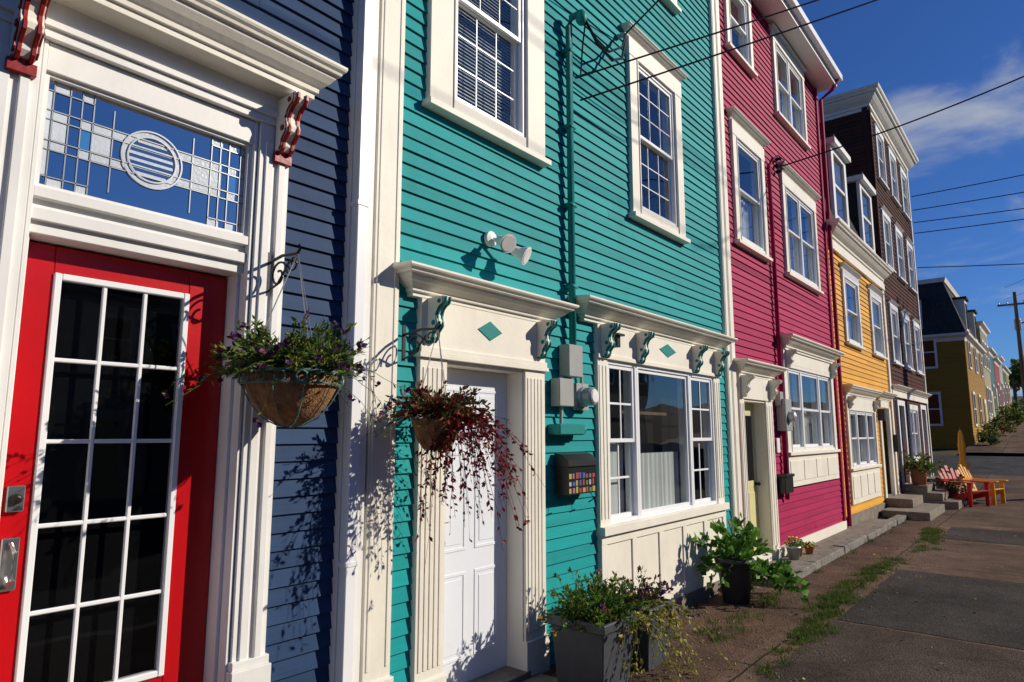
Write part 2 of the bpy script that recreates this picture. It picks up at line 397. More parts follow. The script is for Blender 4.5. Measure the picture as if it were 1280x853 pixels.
def diamond(P,x,z,w,h,p):
    P.add([(x-w,D-p,z),(x,D-p,z-h),(x+w,D-p,z),(x,D-p,z+h),(x-w,D-p+.01,z),(x,D-p+.01,z-h),(x+w,D-p+.01,z),(x,D-p+.01,z+h)],[(0,1,2,3),(0,4,5,1),(1,5,6,2),(2,6,7,3),(3,7,4,0)],'teal_t')
diamond(P,3.475,2.42,.13,.07,.062)
hood(P,2.74,4.21,2.555,2.72,.06,.16,'cream')
for x in (2.90,4.05): bracket(P,x,.06,2.56,.27,.15,.056,'teal_t','cream',.4)
P=H.part('front_door',bevel=.004)
pd=-.12; P.fb(3.074,3.871,.06,2.153,pd-.04,pd,'whitedoor')
for (a,b) in ((3.18,3.43),(3.52,3.77)):
    for (c,d) in ((.22,.78),(.92,1.58),(1.70,2.02)):
        P.fb(a,b,c,c+.022,pd-.001,pd+.005,'whitedoor');P.fb(a,b,d-.022,d,pd-.001,pd+.005,'whitedoor')
        P.fb(a,a+.022,c+.022,d-.022,pd-.001,pd+.005,'whitedoor');P.fb(b-.022,b,c+.022,d-.022,pd-.001,pd+.005,'whitedoor')
        P.fb(a+.045,b-.045,c+.045,d-.045,pd-.001,pd+.0035,'whitedoor')
P.rev((3.14,D-pd,1.0),[(.03,0),(.03,.01),(.012,.02),(.012,.04),(.028,.05),(.028,.07),(.01,.08)],'brass',14,'y')
P.rev((3.14,D-pd,1.2),[(.028,0),(.028,.02),(.01,.025)],'brass',14,'y')
P.fb(3.05,3.90,.02,.06,-.2,.08,'concrete'); P.fb(2.95,4.0,-.1,.02,-.2,.35,'concrete')
P=H.part('shop_window_surround',bevel=.003)
H.holes.append((4.92,7.56,-.2,2.74))
fluted(P,4.897,5.06,.93,2.36,'cream',p=.05,n=3)
fluted(P,7.40,7.58,.93,2.36,'cream',p=.05,n=3)
P.fb(4.897,7.58,2.36,2.72,-.03,.056,'cream'); P.fb(4.885,7.592,2.361,2.40,.05,.07,'cream')
diamond(P,6.24,2.55,.19,.07,.062)
hood(P,4.68,7.58,2.66,2.83,.06,.17,'cream')
for x in (4.99,5.62,6.86,7.47): bracket(P,x,.085,2.66,.28,.15,.056,'teal_t','cream',.55)
P.fb(4.885,7.592,.86,.93,-.03,.10,'cream')
P.fb(4.897,7.58,.12,.86,-.03,.045,'cream')
P.fb(4.899,7.578,.12,.22,.04,.062,'cream');P.fb(4.899,7.578,.78,.859,.04,.060,'cream')
for k in range(6):
    x=4.899+k*(7.578-4.899-.09)/5; P.fb(x,x+.09,.22,.78,.04,.058,'cream')
P.fb(4.6,7.98,-.2,.12,-.03,.08,'concrete')
W=H.window(5.06,7.40,.931,2.359,cs=.0,ct=.0,cb=.0,crown=0,units=(.52,1.12,.60),lites=(2,2),pic=1,sill=False,mw=.01)
P=H.part('half_curtain')
vs=[];fs=[]
for k in range(41):
    xx=5.66+1.05*k/40; yy=D+.10+.006*math.sin(k*1.7); vs+=[(xx,yy,.97),(xx,yy,1.52)]
for k in range(40): fs.append((2*k,2*k+2,2*k+3,2*k+1))
P.add(vs,fs,'curtain')
P.box(5.10,5.55,D+.1,D+.11,.97,1.62,'curtain')
P.box(5.62,6.75,D+.14,D+.16,1.9,1.93,'wood')
H.window(2.86,4.15,3.86,5.88,cs=.24,ct=.24,cb=.15,crown=.1,lites=(3,3),curtain='blind',mw=.006)
H.window(5.60,6.79,3.81,5.72,cs=.17,ct=.19,cb=.14,crown=.1,lites=(3,3),mw=.007)
H.window(2.95,4.10,6.6,8.4,cs=.2,ct=.2,lites=(3,2)); H.window(5.60,6.79,6.6,8.4,cs=.2,ct=.2,lites=(3,2))
P=H.part('cornice'); hood(P,2.5,7.95,9.0,9.4,.05,.3,'cream')
H.siding()

# ============================================================ PINK HOUSE
pink=sidmats('magenta_siding',(.37,.015,.080),rough=.6,spec=.10)
H=House(8.0,13.05,-.02,8.45,8,pink,expo=.095)
P=H.part('trim',bevel=.004)
P.fb(8.003,8.12,.0,8.3,-.03,.05,'cream')
P.fb(8.12,13.05,.02,.20,-.03,.05,'cream')
P.fb(12.93,13.04,.20,8.3,-.03,.045,pink[1])
H.holes.append((8.22,9.41,-.2,2.4))
P=H.part('door_surround',bevel=.003)
fluted(P,8.20,8.36,.0,2.15,'cream',n=3,plinth=.2);fluted(P,9.16,9.43,.0,2.15,'cream',n=3,plinth=.2)
P.fb(8.368,9.152,2.12,2.2,-.2,.03,'cream');P.fb(9.152,9.18,.05,2.148,-.2,.03,'cream');P.fb(8.34,8.368,.05,2.148,-.2,.03,'cream')
P.fb(8.20,9.43,2.15,2.48,-.03,.056,'cream')
hood(P,8.22,9.45,2.44,2.62,.06,.17,'cream')
for x in (8.28,9.32): bracket(P,x,.07,2.44,.26,.15,.056,'cream','cream',.55)
P=H.part('front_door',bevel=.004)
P.fb(8.37,9.15,.08,2.12,-.16,-.12,'ydoor')
for (c,d) in ((.25,.95),(1.1,1.95)):
    P.fb(8.50,8.72,c,d,-.121,-.112,'ydoor');P.fb(8.80,9.02,c,d,-.121,-.112,'ydoor' if c<1 else 'dark')
P.rev((9.07,D+.12,1.05),[(.03,0),(.012,.02),(.028,.05),(.01,.07)],'black',12,'y')
P.fb(8.3,9.2,-.05,.08,-.2,.12,'concrete')
P=H.part('bay_window_surround',bevel=.003)
P.fb(9.99,12.73,2.74,2.98,-.03,.06,'cream')
hood(P,10.02,12.70,2.94,3.14,.08,.17,'cream')
for x in (10.12,12.6): bracket(P,x,.08,2.94,.25,.15,.056,'cream','cream',.55)
P.fb(9.99,12.73,.95,1.40,-.03,.05,'cream')
for k in range(4):
    x=10.05+k*.66; P.fb(x,x+.6,1.03,1.32,.045,.058,'cream')
H.holes.append((10.0,12.72,.97,2.96))
H.window(9.992,12.728,1.401,2.739,cs=.18,ct=.05,cb=.08,crown=0,units=(.7,1.0,.71),lites=(1,1),curtain=.55)
H.window(8.38,9.62,4.18,5.90,cs=.15,ct=.2,cb=.12,crown=.12,lites=(1,1),curtain=.5)
H.window(10.45,12.32,4.14,5.82,cs=.14,ct=.2,cb=.12,crown=.12,units=(1,1),lites=(1,1),curtain=.6)
H.window(8.38,9.40,6.95,8.2,cs=.13,ct=.14,crown=.08,lites=(1,1),curtain='blind')
H.window(10.40,12.10,6.75,8.2,cs=.13,ct=.14,crown=.08,units=(1,1),lites=(1,1),curtain=.5)
P=H.part('eave')
P.fb(7.99,13.22,8.32,8.36,-.05,.36,'white');P.fb(7.99,13.22,8.36,8.52,.30,.36,'white')
P.fb(7.99,13.25,8.42,8.54,.362,.46,'vinyl')
P.add([(7.99,D-.40,8.53),(13.25,D-.40,8.53),(13.25,D+4,10.3),(7.99,D+4,10.3),(7.99,D+8,8.53),(13.25,D+8,8.53)],[(0,1,2,3),(3,2,5,4),(0,3,4),(1,5,2)],'shingle')
P=H.part('downspout')
P.tube([(13.12,D-.40,8.45),(13.12,D-.30,8.25),(13.10,D-.08,8.1),(13.10,D-.08,.1)],.035,pink[0],8)
H.siding()

# ============================================================ YELLOW HOUSE
yellow=sidmats('yellow_siding',(.68,.34,.032),rough=.6)
H=House(13.08,18.18,-.02,5.6,8,yellow,expo=.10)
P=H.part('trim',bevel=.004)
P.fb(13.10,18.16,.0,.25,-.03,.05,'concrete')
P.fb(17.98,18.16,.25,5.5,-.03,.05,'cream')
hood(P,13.25,18.0,5.35,5.68,.06,.22,'cream')
P.fb(13.10,18.16,5.2,5.36,-.03,.07,'cream')
P=H.part('mansard_roof')
P.add([(13.08,D-.1,5.69),(18.18,D-.1,5.69),(18.18,D+.75,8.25),(13.08,D+.75,8.25),(18.18,D+8,8.4),(13.08,D+8,8.4),(18.18,D+8,5.6),(13.08,D+8,5.6)],[(0,1,2,3),(3,2,4,5),(1,6,4,2),(0,3,5,7)],'shingle')
P.box(13.05,18.2,D+.62,D+.8,8.15,8.33,'white')
for i,(a,b) in enumerate(((13.95,15.05),(16.45,17.6))):
    Q=H.part('dormer_%d'%i,bevel=.003)
    Q.box(a,b,D+.05,D+1.0,6.0,7.5,'shingle')
    Q.box(a-.05,a+.12,D-.02,D+.05,5.95,7.5,'white');Q.box(b-.12,b+.05,D-.02,D+.05,5.95,7.5,'white')
    Q.box(a+.12,b-.12,D-.02,D+.05,5.95,6.07,'white');Q.box(a+.12,b-.12,D-.02,D+.05,7.38,7.5,'white')
    Q.box(a+.12,b-.12,D-.005,D+.04,6.7,6.76,'white')
    Q.add([(a+.12,D+.02,6.07),(b-.12,D+.02,6.07),(b-.12,D+.02,7.38),(a+.12,D+.02,7.38)],[(0,1,2,3)],'glass')
    Q.box(a-.12,b+.12,D-.12,D+1.2,7.5,7.62,'white'); Q.box(a-.1,b+.1,D-.1,D+1.2,7.62,7.68,'shingle')
P=H.part('door_surround',bevel=.003)
H.holes.append((16.57,17.75,-.2,2.4))
P.fb(16.55,16.72,.3,2.3,-.03,.05,'cream');P.fb(17.6,17.77,.3,2.3,-.03,.05,'cream');P.fb(16.72,17.6,2.3,2.5,-.03,.05,'cream')
hood(P,16.55,17.77,2.46,2.64,.06,.15,'cream')
P.fb(16.72,17.6,.35,2.3,-.16,-.1,'cream'); P.fb(16.72,17.6,-.1,.35,-.2,.0,'concrete')
P.fb(16.9,17.42,1.3,2.1,-.101,-.09,'dark')
P=H.part('window_surround',bevel=.003)
P.fb(13.6,16.1,.42,1.03,-.03,.05,'cream');P.fb(13.6,16.1,2.2,2.46,-.03,.055,'cream');hood(P,13.62,16.08,2.42,2.62,.06,.15,'cream')
for k in range(4): P.fb(13.68+k*.6,14.2+k*.6,.52,.93,.045,.06,'cream')
for x in (13.75,15.95): bracket(P,x,.08,2.42,.22,.13,.055,'cream','cream',.5)
H.holes.append((13.62,16.08,.44,2.44))
H.window(13.602,16.098,1.031,2.199,cs=.16,ct=.04,cb=.06,crown=0,units=(.7,.9,.71),lites=(1,1),curtain=.5)
H.window(14.0,15.35,3.45,4.95,cs=.15,ct=.15,crown=.1,lites=(1,1),trim='white',curtain=.4)
H.window(16.45,17.7,3.45,4.95,cs=.15,ct=.15,crown=.1,lites=(1,1),trim='white',curtain=.5)
H.siding(z1=5.4)

# ============================================================ BROWN HOUSE
brown=sidmats('brown_siding',(.080,.034,.026),rough=.75,spec=.05)
H=House(18.2,23.7,-.02,10.2,12,brown,expo=.11)
H.siding(side=True,y1=D+12,z0=5)
P=H.part('trim',bevel=.004)
P.fb(18.2,18.32,.0,10.1,-.03,.05,brown[0]); P.box(18.16,18.2,D+.001,D+.13,5,10.1,brown[0])
P.fb(23.58,23.7,.0,10.1,-.03,.05,'cream')
rs=[]
for fo,fz in PROF:
    o=.02+.32*fo; z=9.95+.5*fz
    rs.append([(18.2-o,D+12,z),(18.2-o,D-o,z),(23.7+o,D-o,z),(23.7+o,D+12,z)])
P.rings(rs,'cream')
P.fb(18.2,23.7,2.62,2.78,-.03,.06,'cream'); hood(P,18.3,23.6,2.76,2.9,.06,.12,'cream')
P.fb(18.2,23.7,.0,.3,-.03,.04,'concrete')
for x in (18.75,20.5,22.25):
    H.window(x,x+1.05,8.25,9.75,cs=.13,ct=.13,crown=.06,lites=(2,1),trim='white')
    H.window(x,x+1.05,5.95,7.45,cs=.13,ct=.13,crown=.08,lites=(2,1),trim='white')
    H.window(x,x+1.05,3.45,5.0,cs=.13,ct=.13,crown=.08,lites=(2,1),trim='white')
H.window(20.3,21.7,1.0,2.5,cs=.13,crown=.0,units=(1,1),lites=(1,1),trim='white')
P=H.part('doors',bevel=.003)
for (a,b,c) in ((18.7,19.7,'redtrim'),(22.2,23.2,'redtrim')):
    H.holes.append((a+.02,b-.02,-.2,2.5))
    P.fb(a,a+.14,.3,2.55,-.03,.06,'white');P.fb(b-.14,b,.3,2.55,-.03,.06,'white');P.fb(a+.14,b-.14,2.42,2.55,-.03,.06,'white')
    P.fb(a+.14,b-.14,.5,2.42,-.14,-.08,c); P.fb(a+.26,b-.26,1.5,2.25,-.081,-.07,'dark'); P.fb(a+.14,b-.14,-.1,.5,-.2,.02,'concrete')
H.siding()

# ============================================================ GROUND
def gz(x):
    if x<22: return 0.0
    if x<60: return .08*(x-22)
    return 3.04+.05*(x-60)
def slabmat(name,c1,c2,sx,sy,mort=.012,dark=(.03,.025,.02)):
    m=bpy.data.materials.new(name); m.use_nodes=True; nt=m.node_tree;N=nt.nodes;L=nt.links;b=N['Principled BSDF']; b.inputs['Roughness'].default_value=.92; b.inputs['Specular IOR Level'].default_value=.12
    tc=N.new('ShaderNodeTexCoord')
    br=N.new('ShaderNodeTexBrick'); br.offset=.0; br.inputs['Color1'].default_value=(*c1,1); br.inputs['Color2'].default_value=(*c2,1); br.inputs['Mortar'].default_value=(*dark,1)
    br.inputs['Scale'].default_value=1; br.inputs['Brick Width'].default_value=sx; br.inputs['Row Height'].default_value=sy; br.inputs['Mortar Size'].default_value=mort; br.inputs['Mortar Smooth'].default_value=.3
    nw=N.new('ShaderNodeTexNoise'); nw.inputs['Scale'].default_value=3; nw.inputs['Detail'].default_value=4; vm=N.new('ShaderNodeVectorMath'); vm.operation='MULTIPLY_ADD'; vm.inputs[1].default_value=(.04,.04,0)
    L.new(tc.outputs['Object'],nw.inputs['Vector']); L.new(nw.outputs['Color'],vm.inputs[0]); L.new(tc.outputs['Object'],vm.inputs[2]); L.new(vm.outputs[0],br.inputs['Vector'])
    n=N.new('ShaderNodeTexNoise'); n.inputs['Scale'].default_value=.9; n.inputs['Detail'].default_value=8; n.inputs['Roughness'].default_value=.75; L.new(tc.outputs['Object'],n.inputs['Vector'])
    mr=N.new('ShaderNodeMapRange'); mr.inputs['From Min'].default_value=.32;mr.inputs['From Max'].default_value=.68;mr.inputs['To Min'].default_value=.4;mr.inputs['To Max'].default_value=1.5; L.new(n.outputs['Fac'],mr.inputs['Value'])
    hs=N.new('ShaderNodeHueSaturation'); L.new(br.outputs['Color'],hs.inputs['Color']); L.new(mr.outputs[0],hs.inputs['Value'])
    v=N.new('ShaderNodeTexNoise'); v.inputs['Scale'].default_value=80; v.inputs['Detail'].default_value=3; L.new(tc.outputs['Object'],v.inputs['Vector'])
    r2=N.new('ShaderNodeMapRange'); r2.inputs['From Min'].default_value=.35;r2.inputs['From Max'].default_value=.65;r2.inputs['To Min'].default_value=.5;r2.inputs['To Max'].default_value=1.5; L.new(v.outputs['Fac'],r2.inputs['Value'])
    h2=N.new('ShaderNodeHueSaturation'); L.new(hs.outputs[0],h2.inputs['Color']); L.new(r2.outputs[0],h2.inputs['Value']); L.new(h2.outputs[0],b.inputs['Base Color'])
    bp=N.new('ShaderNodeBump'); bp.inputs['Strength'].default_value=.9; bp.inputs['Distance'].default_value=.015
    ma=N.new('ShaderNodeMath'); ma.operation='MULTIPLY_ADD'; L.new(br.outputs['Fac'],ma.inputs[0]); ma.inputs[1].default_value=-1.5; L.new(v.outputs['Fac'],ma.inputs[2])
    L.new(ma.outputs[0],bp.inputs['Height']); L.new(bp.outputs[0],b.inputs['Normal'])
    return m
M['slab']=slabmat('sidewalk_slabs',(.140,.088,.060),(.092,.064,.048),2.6,1.95,.010)
M['brownpatch']=slabmat('reddish_asphalt_patch',(.110,.066,.045),(.10,.060,.042),60,60,.0)
M['darkpatch']=slabmat('dark_asphalt_and_shade',(.046,.040,.036),(.042,.038,.034),60,60,.0)  # dark asphalt tone, also used to paint shade on the foreground
M['shadepatch']=slabmat('painted_shade_patch',(.070,.052,.042),(.065,.05,.04),60,60,.0)  # brownish dark tone: foreground shade put into the colour
M['asphalt']=slabmat('asphalt',(.05,.051,.056),(.045,.046,.05),60,60,.0)
M['dirt']=mat('ground_dirt',(.10,.085,.055),rough=1,var=.3,bump=.8,spec=.05)
M['kerb']=mat('kerb_stone',(.20,.185,.165),rough=.9,var=.35,scale=8,bump=.6,spec=.1)
def strip(name,x0,x1,y0,y1,zo,m,step=2.0,skirt=0):
    P=Part(name); xs=[x0]
    while xs[-1]<x1-.01: xs.append(min(x1,xs[-1]+step))
    vs=[];fs=[]
    for x in xs: vs+=[(x,y0,gz(x)+zo),(x,y1,gz(x)+zo)]
    for k in range(len(xs)-1): fs.append((2*k,2*k+2,2*k+3,2*k+1))
    P.add(vs,fs,m)
    if skirt:
        vs=[];fs=[]
        for x in xs: vs+=[(x,y0-.15,gz(x)+zo+.004),(x,y0+.0,gz(x)+zo+.004),(x,y0-.15,gz(x)+zo-skirt),(x,y0,gz(x)+zo-skirt)]
        for k in range(len(xs)-1):
            a=4*k;b=a+4
            fs+=[(a,b,b+1,a+1),(a+2,b+2,b,a),(a+1,b+1,b+3,a+3)]
        fs+=[(0,1,3,2),(len(vs)-4,len(vs)-2,len(vs)-1,len(vs)-3)]
        P.add(vs,fs,'kerb')
    return P
strip('ground',-60,400,-300,300,-.15,'dirt',step=4)
strip('sidewalk',-12,27,-.1,D+.2,0,'slab',skirt=.14)
strip('sidewalk',34,180,-.1,D+.2,0,'slab',skirt=.14)
def patch(name,pts,m,z=.004):
    P=Part(name); out=[]
    n=len(pts)
    for i in range(n):
        a=Vector((*pts[i],0)); b=Vector((*pts[(i+1)%n],0)); K=max(2,int((b-a).length/.15))
        for k in range(K):
            p=a.lerp(b,k/K); out.append((p.x+U(-.012,.012),p.y+U(-.012,.012),z))
    P.add(out,[tuple(range(len(out)))],m)
patch('sidewalk_patch',[(6.9,-.05),(9.9,-.05),(9.9,1.75),(6.9,1.75)],'darkpatch')  # asphalt patch, extended so its dark colour stands in for foreground shade
patch('sidewalk_patch',[(1.0,-.05),(6.84,-.05),(6.84,1.78),(1.0,1.78)],'shadepatch')  # sheet added to paint the shade on the near sidewalk
patch('sidewalk_patch',[(2.0,2.05),(15.6,2.05),(15.6,2.54),(7.9,2.54),(7.9,3.0),(2.0,3.0)],'brownpatch')
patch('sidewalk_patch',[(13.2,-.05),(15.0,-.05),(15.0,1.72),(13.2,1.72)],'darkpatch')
strip('road',-60,200,-8.5,-.25,-.13,'asphalt')
strip('side_road',27,34,-.25,60,-.125,'asphalt')
strip('sidewalk',-12,180,-13.5,-8.5,0,'concrete')
P=Part('stone_kerb',bevel=.012)
x=7.9
while x<14.8:
    w=U(.9,1.5); z=U(.09,.11); P.box(x,x+w-.012,2.55+U(-.01,.01),2.72,-.05,z,'kerb'); x+=w
P.box(7.92,14.8,2.72,D-.06,-.05,.075,'concrete')
P=Part('concrete_steps',bevel=.01)
P.box(15.7,17.9,2.15,3.0,-.05,.16,'concrete');P.box(16.5,17.85,2.55,3.05,.16,.34,'concrete')
P=Part('concrete_steps',bevel=.01)
P.box(18.5,20.3,1.95,3.04,-.05,.17,'concrete');P.box(18.55,20.1,2.25,3.04,.17,.34,'concrete');P.box(18.6,20.0,2.55,3.04,.34,.5,'concrete')
P=Part('concrete_steps',bevel=.01)
P.box(22.0,23.4,2.3,3.04,-.05,.25,'concrete');P.box(22.05,23.35,2.6,3.04,.25,.48,'concrete')

P=Part('grass')
def tuft(x,y,h,n,spread):
    for _ in range(n):
        px=x+random.gauss(0,spread);py=y+random.gauss(0,spread*.8);hh=h*U(.4,1.2); a=U(0,6.28); l=U(.2,.9)*hh
        d=Vector((math.cos(a),math.sin(a),0)); s2=Vector((-d.y,d.x,0))*U(.002,.0045)
        b=Vector((px,py,gz(px)))
        P.add([b-s2,b+s2,b+d*l*.4+s2*.8+Vector((0,0,hh*.6)),b+d*l*.4-s2*.8+Vector((0,0,hh*.6)),b+d*l+Vector((0,0,hh))],[(0,1,2,3),(3,2,4)],random.choice(grassm))
for i in range(360):
    x=U(4.6,14.5)
    dens=.5+.5*math.sin(x*1.5+.2)*math.sin(x*.6+.9)+.15*math.sin(x*5)
    if R()>dens: continue
    tuft(x,1.9+.10*math.sin(x*.9)+random.gauss(0,.075),.042,55,.05)
for i in range(60): tuft(U(4.6,16),D-.12+random.gauss(-.03,.03) if R()<.5 else 2.5+random.gauss(0,.03),.05,18,.035)
for i in range(28): tuft(U(5.4,7.4),2.45+random.gauss(0,.08),.045,30,.05)
P=Part('fallen_leaves')
for i in range(380):
    x=U(3,16);y=random.choice([U(.6,3.0),U(2.4,3.0),U(1.6,2.2)]); P.leaf((x,y,.008+U(0,.01)),U(.02,.04),random.choice(dry+yel[:1]),Vector((U(-1,1),U(-1,1),.1)),.6)
P=Part('gravel')
for i in range(1100):
    x=U(3.4,13);y=U(1.5,3.0) if R()<.6 else U(2.6,3.0); r=U(.003,.011)
    P.rings([[(x+r*math.cos(t),y+r*math.sin(t),0) for t in (0,1.3,2.4,3.9,5.1)],[(x+r*.6*math.cos(t),y+r*.6*math.sin(t),r*.9+.004) for t in (0,1.3,2.4,3.9,5.1)]],'kerb')

# ============================================================ FAR HOUSES
def simplehouse(x0,x1,col,h,roofc='shingle',mans=True,yf=D,cols=3,rows=2,trim='cream',flip=False,side=False,zb=None,rh=2.6):
    zb=gz(x0) if zb is None else zb
    if flip: zb=gz((x0+x1)/2)
    e=group('terraced_house',((x0+x1)/2,yf,zb))
    sm=mat('far_paint',col,rough=.65,stretch=(.3,.3,5),var=.15,scale=3,spec=.1)
    P=Part('walls',e); dep=9; sg=-1 if flip else 1
    ya,yb=(yf,yf+dep) if not flip else (yf-dep,yf)
    P.box(x0,x1,ya,yb,zb-1.5,zb+h,sm)
    n=int(h/.12)
    for k in range(n):
        z=zb+k*.12
        yy=yf-.02*sg
        P.add([(x0,yf-.003*sg,z+.12),(x1,yf-.003*sg,z+.12),(x1,yy-.01*sg,z),(x0,yy-.01*sg,z)],[(0,1,2,3)],sm)
        if side: P.add([(x0-.003,ya,z+.12),(x0-.003,yb,z+.12),(x0-.03,yb,z),(x0-.03,ya,z)],[(0,1,2,3)],sm)
    T=Part('trim_and_windows',e)
    def win(a,b,c,d):
        for (q0,q1,r0,r1) in ((a-.1,a,c-.1,d+.12),(b,b+.1,c-.1,d+.12),(a,b,c-.1,c),(a,b,d,d+.12),(a,b,(c+d)/2-.03,(c+d)/2+.03)):
            T.box(q0,q1,min(yf-.07*sg,yf),max(yf-.07*sg,yf),r0,r1,trim)
        T.box(a,b,min(yf-.035*sg,yf),max(yf-.035*sg,yf),c,d,'dark')
        T.add([(a,yf-.045*sg,c),(b,yf-.045*sg,c),(b,yf-.045*sg,d),(a,yf-.045*sg,d)],[(0,1,2,3)],'glass')
    w=(x1-x0)/cols
    for r in range(rows):
        for c in range(cols):
            xm=x0+w*(c+.5); zz=zb+1.0+r*2.7
            if r==0 and c==cols-1:
                T.box(xm-.55,xm+.55,min(yf-.07*sg,yf),max(yf-.07*sg,yf),zb,zb+2.4,trim); T.box(xm-.42,xm+.42,min(yf-.09*sg,yf),max(yf-.09*sg,yf),zb+.1,zb+2.15,'redtrim' if R()<.5 else 'ydoor')
            else: win(xm-.42,xm+.42,zz,zz+1.4)
    if side:
        for yy in (ya+1.2,ya+3.6,ya+6):
            for zz in (zb+1.0,zb+3.7)[:rows]:
                for (q0,q1,r0,r1) in ((yy-.1,yy,zz-.1,zz+1.5),(yy+.9,yy+1.0,zz-.1,zz+1.5),(yy,yy+.9,zz-.1,zz),(yy,yy+.9,zz+1.38,zz+1.5),(yy,yy+.9,zz+.66,zz+.72)):
                    T.box(x0-.08,x0,q0,q1,r0,r1,'white')
                T.box(x0-.045,x0,yy,yy+.9,zz,zz+1.38,'dark')
                T.add([(x0-.055,yy,zz),(x0-.055,yy+.9,zz),(x0-.055,yy+.9,zz+1.38),(x0-.055,yy,zz+1.38)],[(0,1,2,3)],'glass')
    zt=zb+h
    def ring(o,z): return [(x0-o,yb+o,z),(x0-o,ya-o,z),(x1+o,ya-o,z),(x1+o,yb+o,z)]
    C=Part('roof',e)
    C.rings([ring(.02,zt-.15),ring(.06,zt),ring(.22,zt+.1),ring(.24,zt+.2),ring(.1,zt+.22)],trim)
    if mans:
        C.rings([ring(.12,zt+.2),ring(-.7,zt+rh)],roofc); C.rings([ring(-.62,zt+rh-.05),ring(-.55,zt+rh+.15)],trim)
        for c in range(max(2,cols-1)):
            xm=x0+(x1-x0)*(c+.5)/max(2,cols-1)
            a,b=(yf-.02,yf+1.0) if not flip else (yf-1,yf+.02)
            C.box(xm-.5,xm+.5,a,b,zt+.5,zt+2.1,trim); C.box(xm-.36,xm+.36,a-.02 if not flip else b-.02,a if not flip else b+.02,zt+.65,zt+1.9,'dark'); C.box(xm-.6,xm+.6,a-.1,b+.1,zt+2.1,zt+2.2,'shingle')
        if side:
            for yy in (ya+1.6,ya+5.0):
                C.box(x0-.02,x0+.8,yy,yy+1.1,zt+.5,zt+2.0,trim); C.box(x0-.04,x0-.02,yy+.14,yy+.96,zt+.65,zt+1.85,'dark'); C.box(x0-.1,x0+.9,yy-.1,yy+1.2,zt+2.0,zt+2.1,'shingle')
simplehouse(37,46,(.36,.20,.03),5.0,side=True,cols=3,rows=2,rh=2.9)
simplehouse(46.2,51,(.45,.40,.26),6.0,mans=False,cols=3,rows=2,side=True)
simplehouse(51.2,55.5,(.10,.20,.22),4.6,mans=False,cols=2,rows=1,side=True)
simplehouse(55.7,60,(.42,.09,.07),4.0,mans=False,cols=2,rows=1,side=True)
simplehouse(60.2,64,(.5,.5,.48),4.2,mans=False,cols=2,rows=1,side=True)
simplehouse(64.2,68,(.06,.17,.12),3.6,mans=False,cols=2,rows=1,side=True)
simplehouse(68.2,72,(.45,.33,.1),3.4,mans=False,cols=2,rows=1,side=True)
cols=[(.4,.35,.2),(.07,.13,.3),(.35,.06,.05),(.5,.5,.48),(.06,.25,.18),(.45,.3,.06),(.3,.1,.25),(.4,.4,.4)]
x=-16
for i in range(9):
    simplehouse(x,x+6,cols[i%8],5.6,mans=(i%2==0),yf=-14.5,cols=3,rows=2,flip=True); x+=6.15

# ============================================================ PLANTS
def plant(P,o,n,L,lsize,mats,flowers=None,up=.6,droop=.6,spreadr=.05,stemmat=None,fl=.25,leaves=9,w=.5,bias=Vector((0,0,0)),fsize=None):
    o=Vector(o)
    for i in range(n):
        a=U(0,2*math.pi); el=U(-.1,1.3) if up>0 else U(-.8,.3)
        d=Vector((math.cos(a)*math.cos(el),math.sin(a)*math.cos(el),math.sin(el)*up+.05))+bias
        l=L*U(.45,1.1); st=o+Vector((math.cos(a),math.sin(a),0))*U(0,spreadr)
        dr=droop*U(.4,1.2); pts=[]
        K=7
        for k in range(K+1):
            t=k/K; p=st+d*l*t+Vector((0,0,-dr*l*t*t))+Vector((U(-1,1),U(-1,1),U(-1,1)))*.008
            if p.y>D-.1: p.y=D-.1-R()*.04
            if p.z<.015: p.z=.015+R()*.02
            pts.append(p)
        P.tube(pts,.0022,stemmat or greens[0],3,.001)
        for k in range(leaves):
            t=U(.15,1); idx=min(K-1,int(t*K)); p=pts[idx].lerp(pts[idx+1],t*K-idx)
            dd=(pts[idx+1]-pts[idx]).normalized()+Vector((U(-1,1),U(-1,1),U(-.6,.9)))
            P.leaf(p,lsize*U(.6,1.3),random.choice(mats),dd,w)
        if flowers and R()<fl:
            p=pts[-1]; s0=fsize or lsize
            for q in range(5): P.leaf(p,s0*U(.7,1.1),random.choice(flowers),Vector((U(-1,1),U(-1,1),U(-.3,1))),.9)
def scroll_bracket(P,x,z,length,y0=D-.05):
    P.box(x-.012,x+.012,y0-.01,y0,z-.16,z+.06,'iron')
    arm=[(x,y0,z),(x,y0-length*.5,z+.02),(x,y0-length,z+.01),(x,y0-length-.02,z+.03),(x,y0-length-.01,z+.05)]
    P.tube(arm,.008,'iron',6)
    pts=[]
    for k in range(26):
        t=k/25; a=t*2.6*math.pi; r=.075*(1-.75*t); pts.append((x,y0-.11-r*math.cos(a)*1.0,z-.075+r*math.sin(a)))
    P.tube(pts,.006,'iron',5)
    pts=[]
    for k in range(20):
        t=k/19; a=math.pi+t*2.2*math.pi; r=.045*(1-.7*t); pts.append((x,y0-.235-r*math.cos(a),z-.03+r*math.sin(a)))
    P.tube(pts,.005,'iron',5)
    P.tube([(x,y0,z-.15),(x,y0-.1,z-.12),(x,y0-.2,z-.02)],.006,'iron',5)
bx,by,bz=1.76,2.78,1.975
e=group('hanging_flower_basket',(bx,by,bz))
P=Part('bracket',e); scroll_bracket(P,bx,2.56,.27)
P=Part('coir_bowl',e,smooth=True)
P.rev((bx,by,bz),[(.01,-.235),(.06,-.225),(.12,-.19),(.17,-.13),(.205,-.06),(.22,0),(.205,.0),(.20,-.02),(.01,-.02)],'coir',26)
P=Part('wire_frame',e)
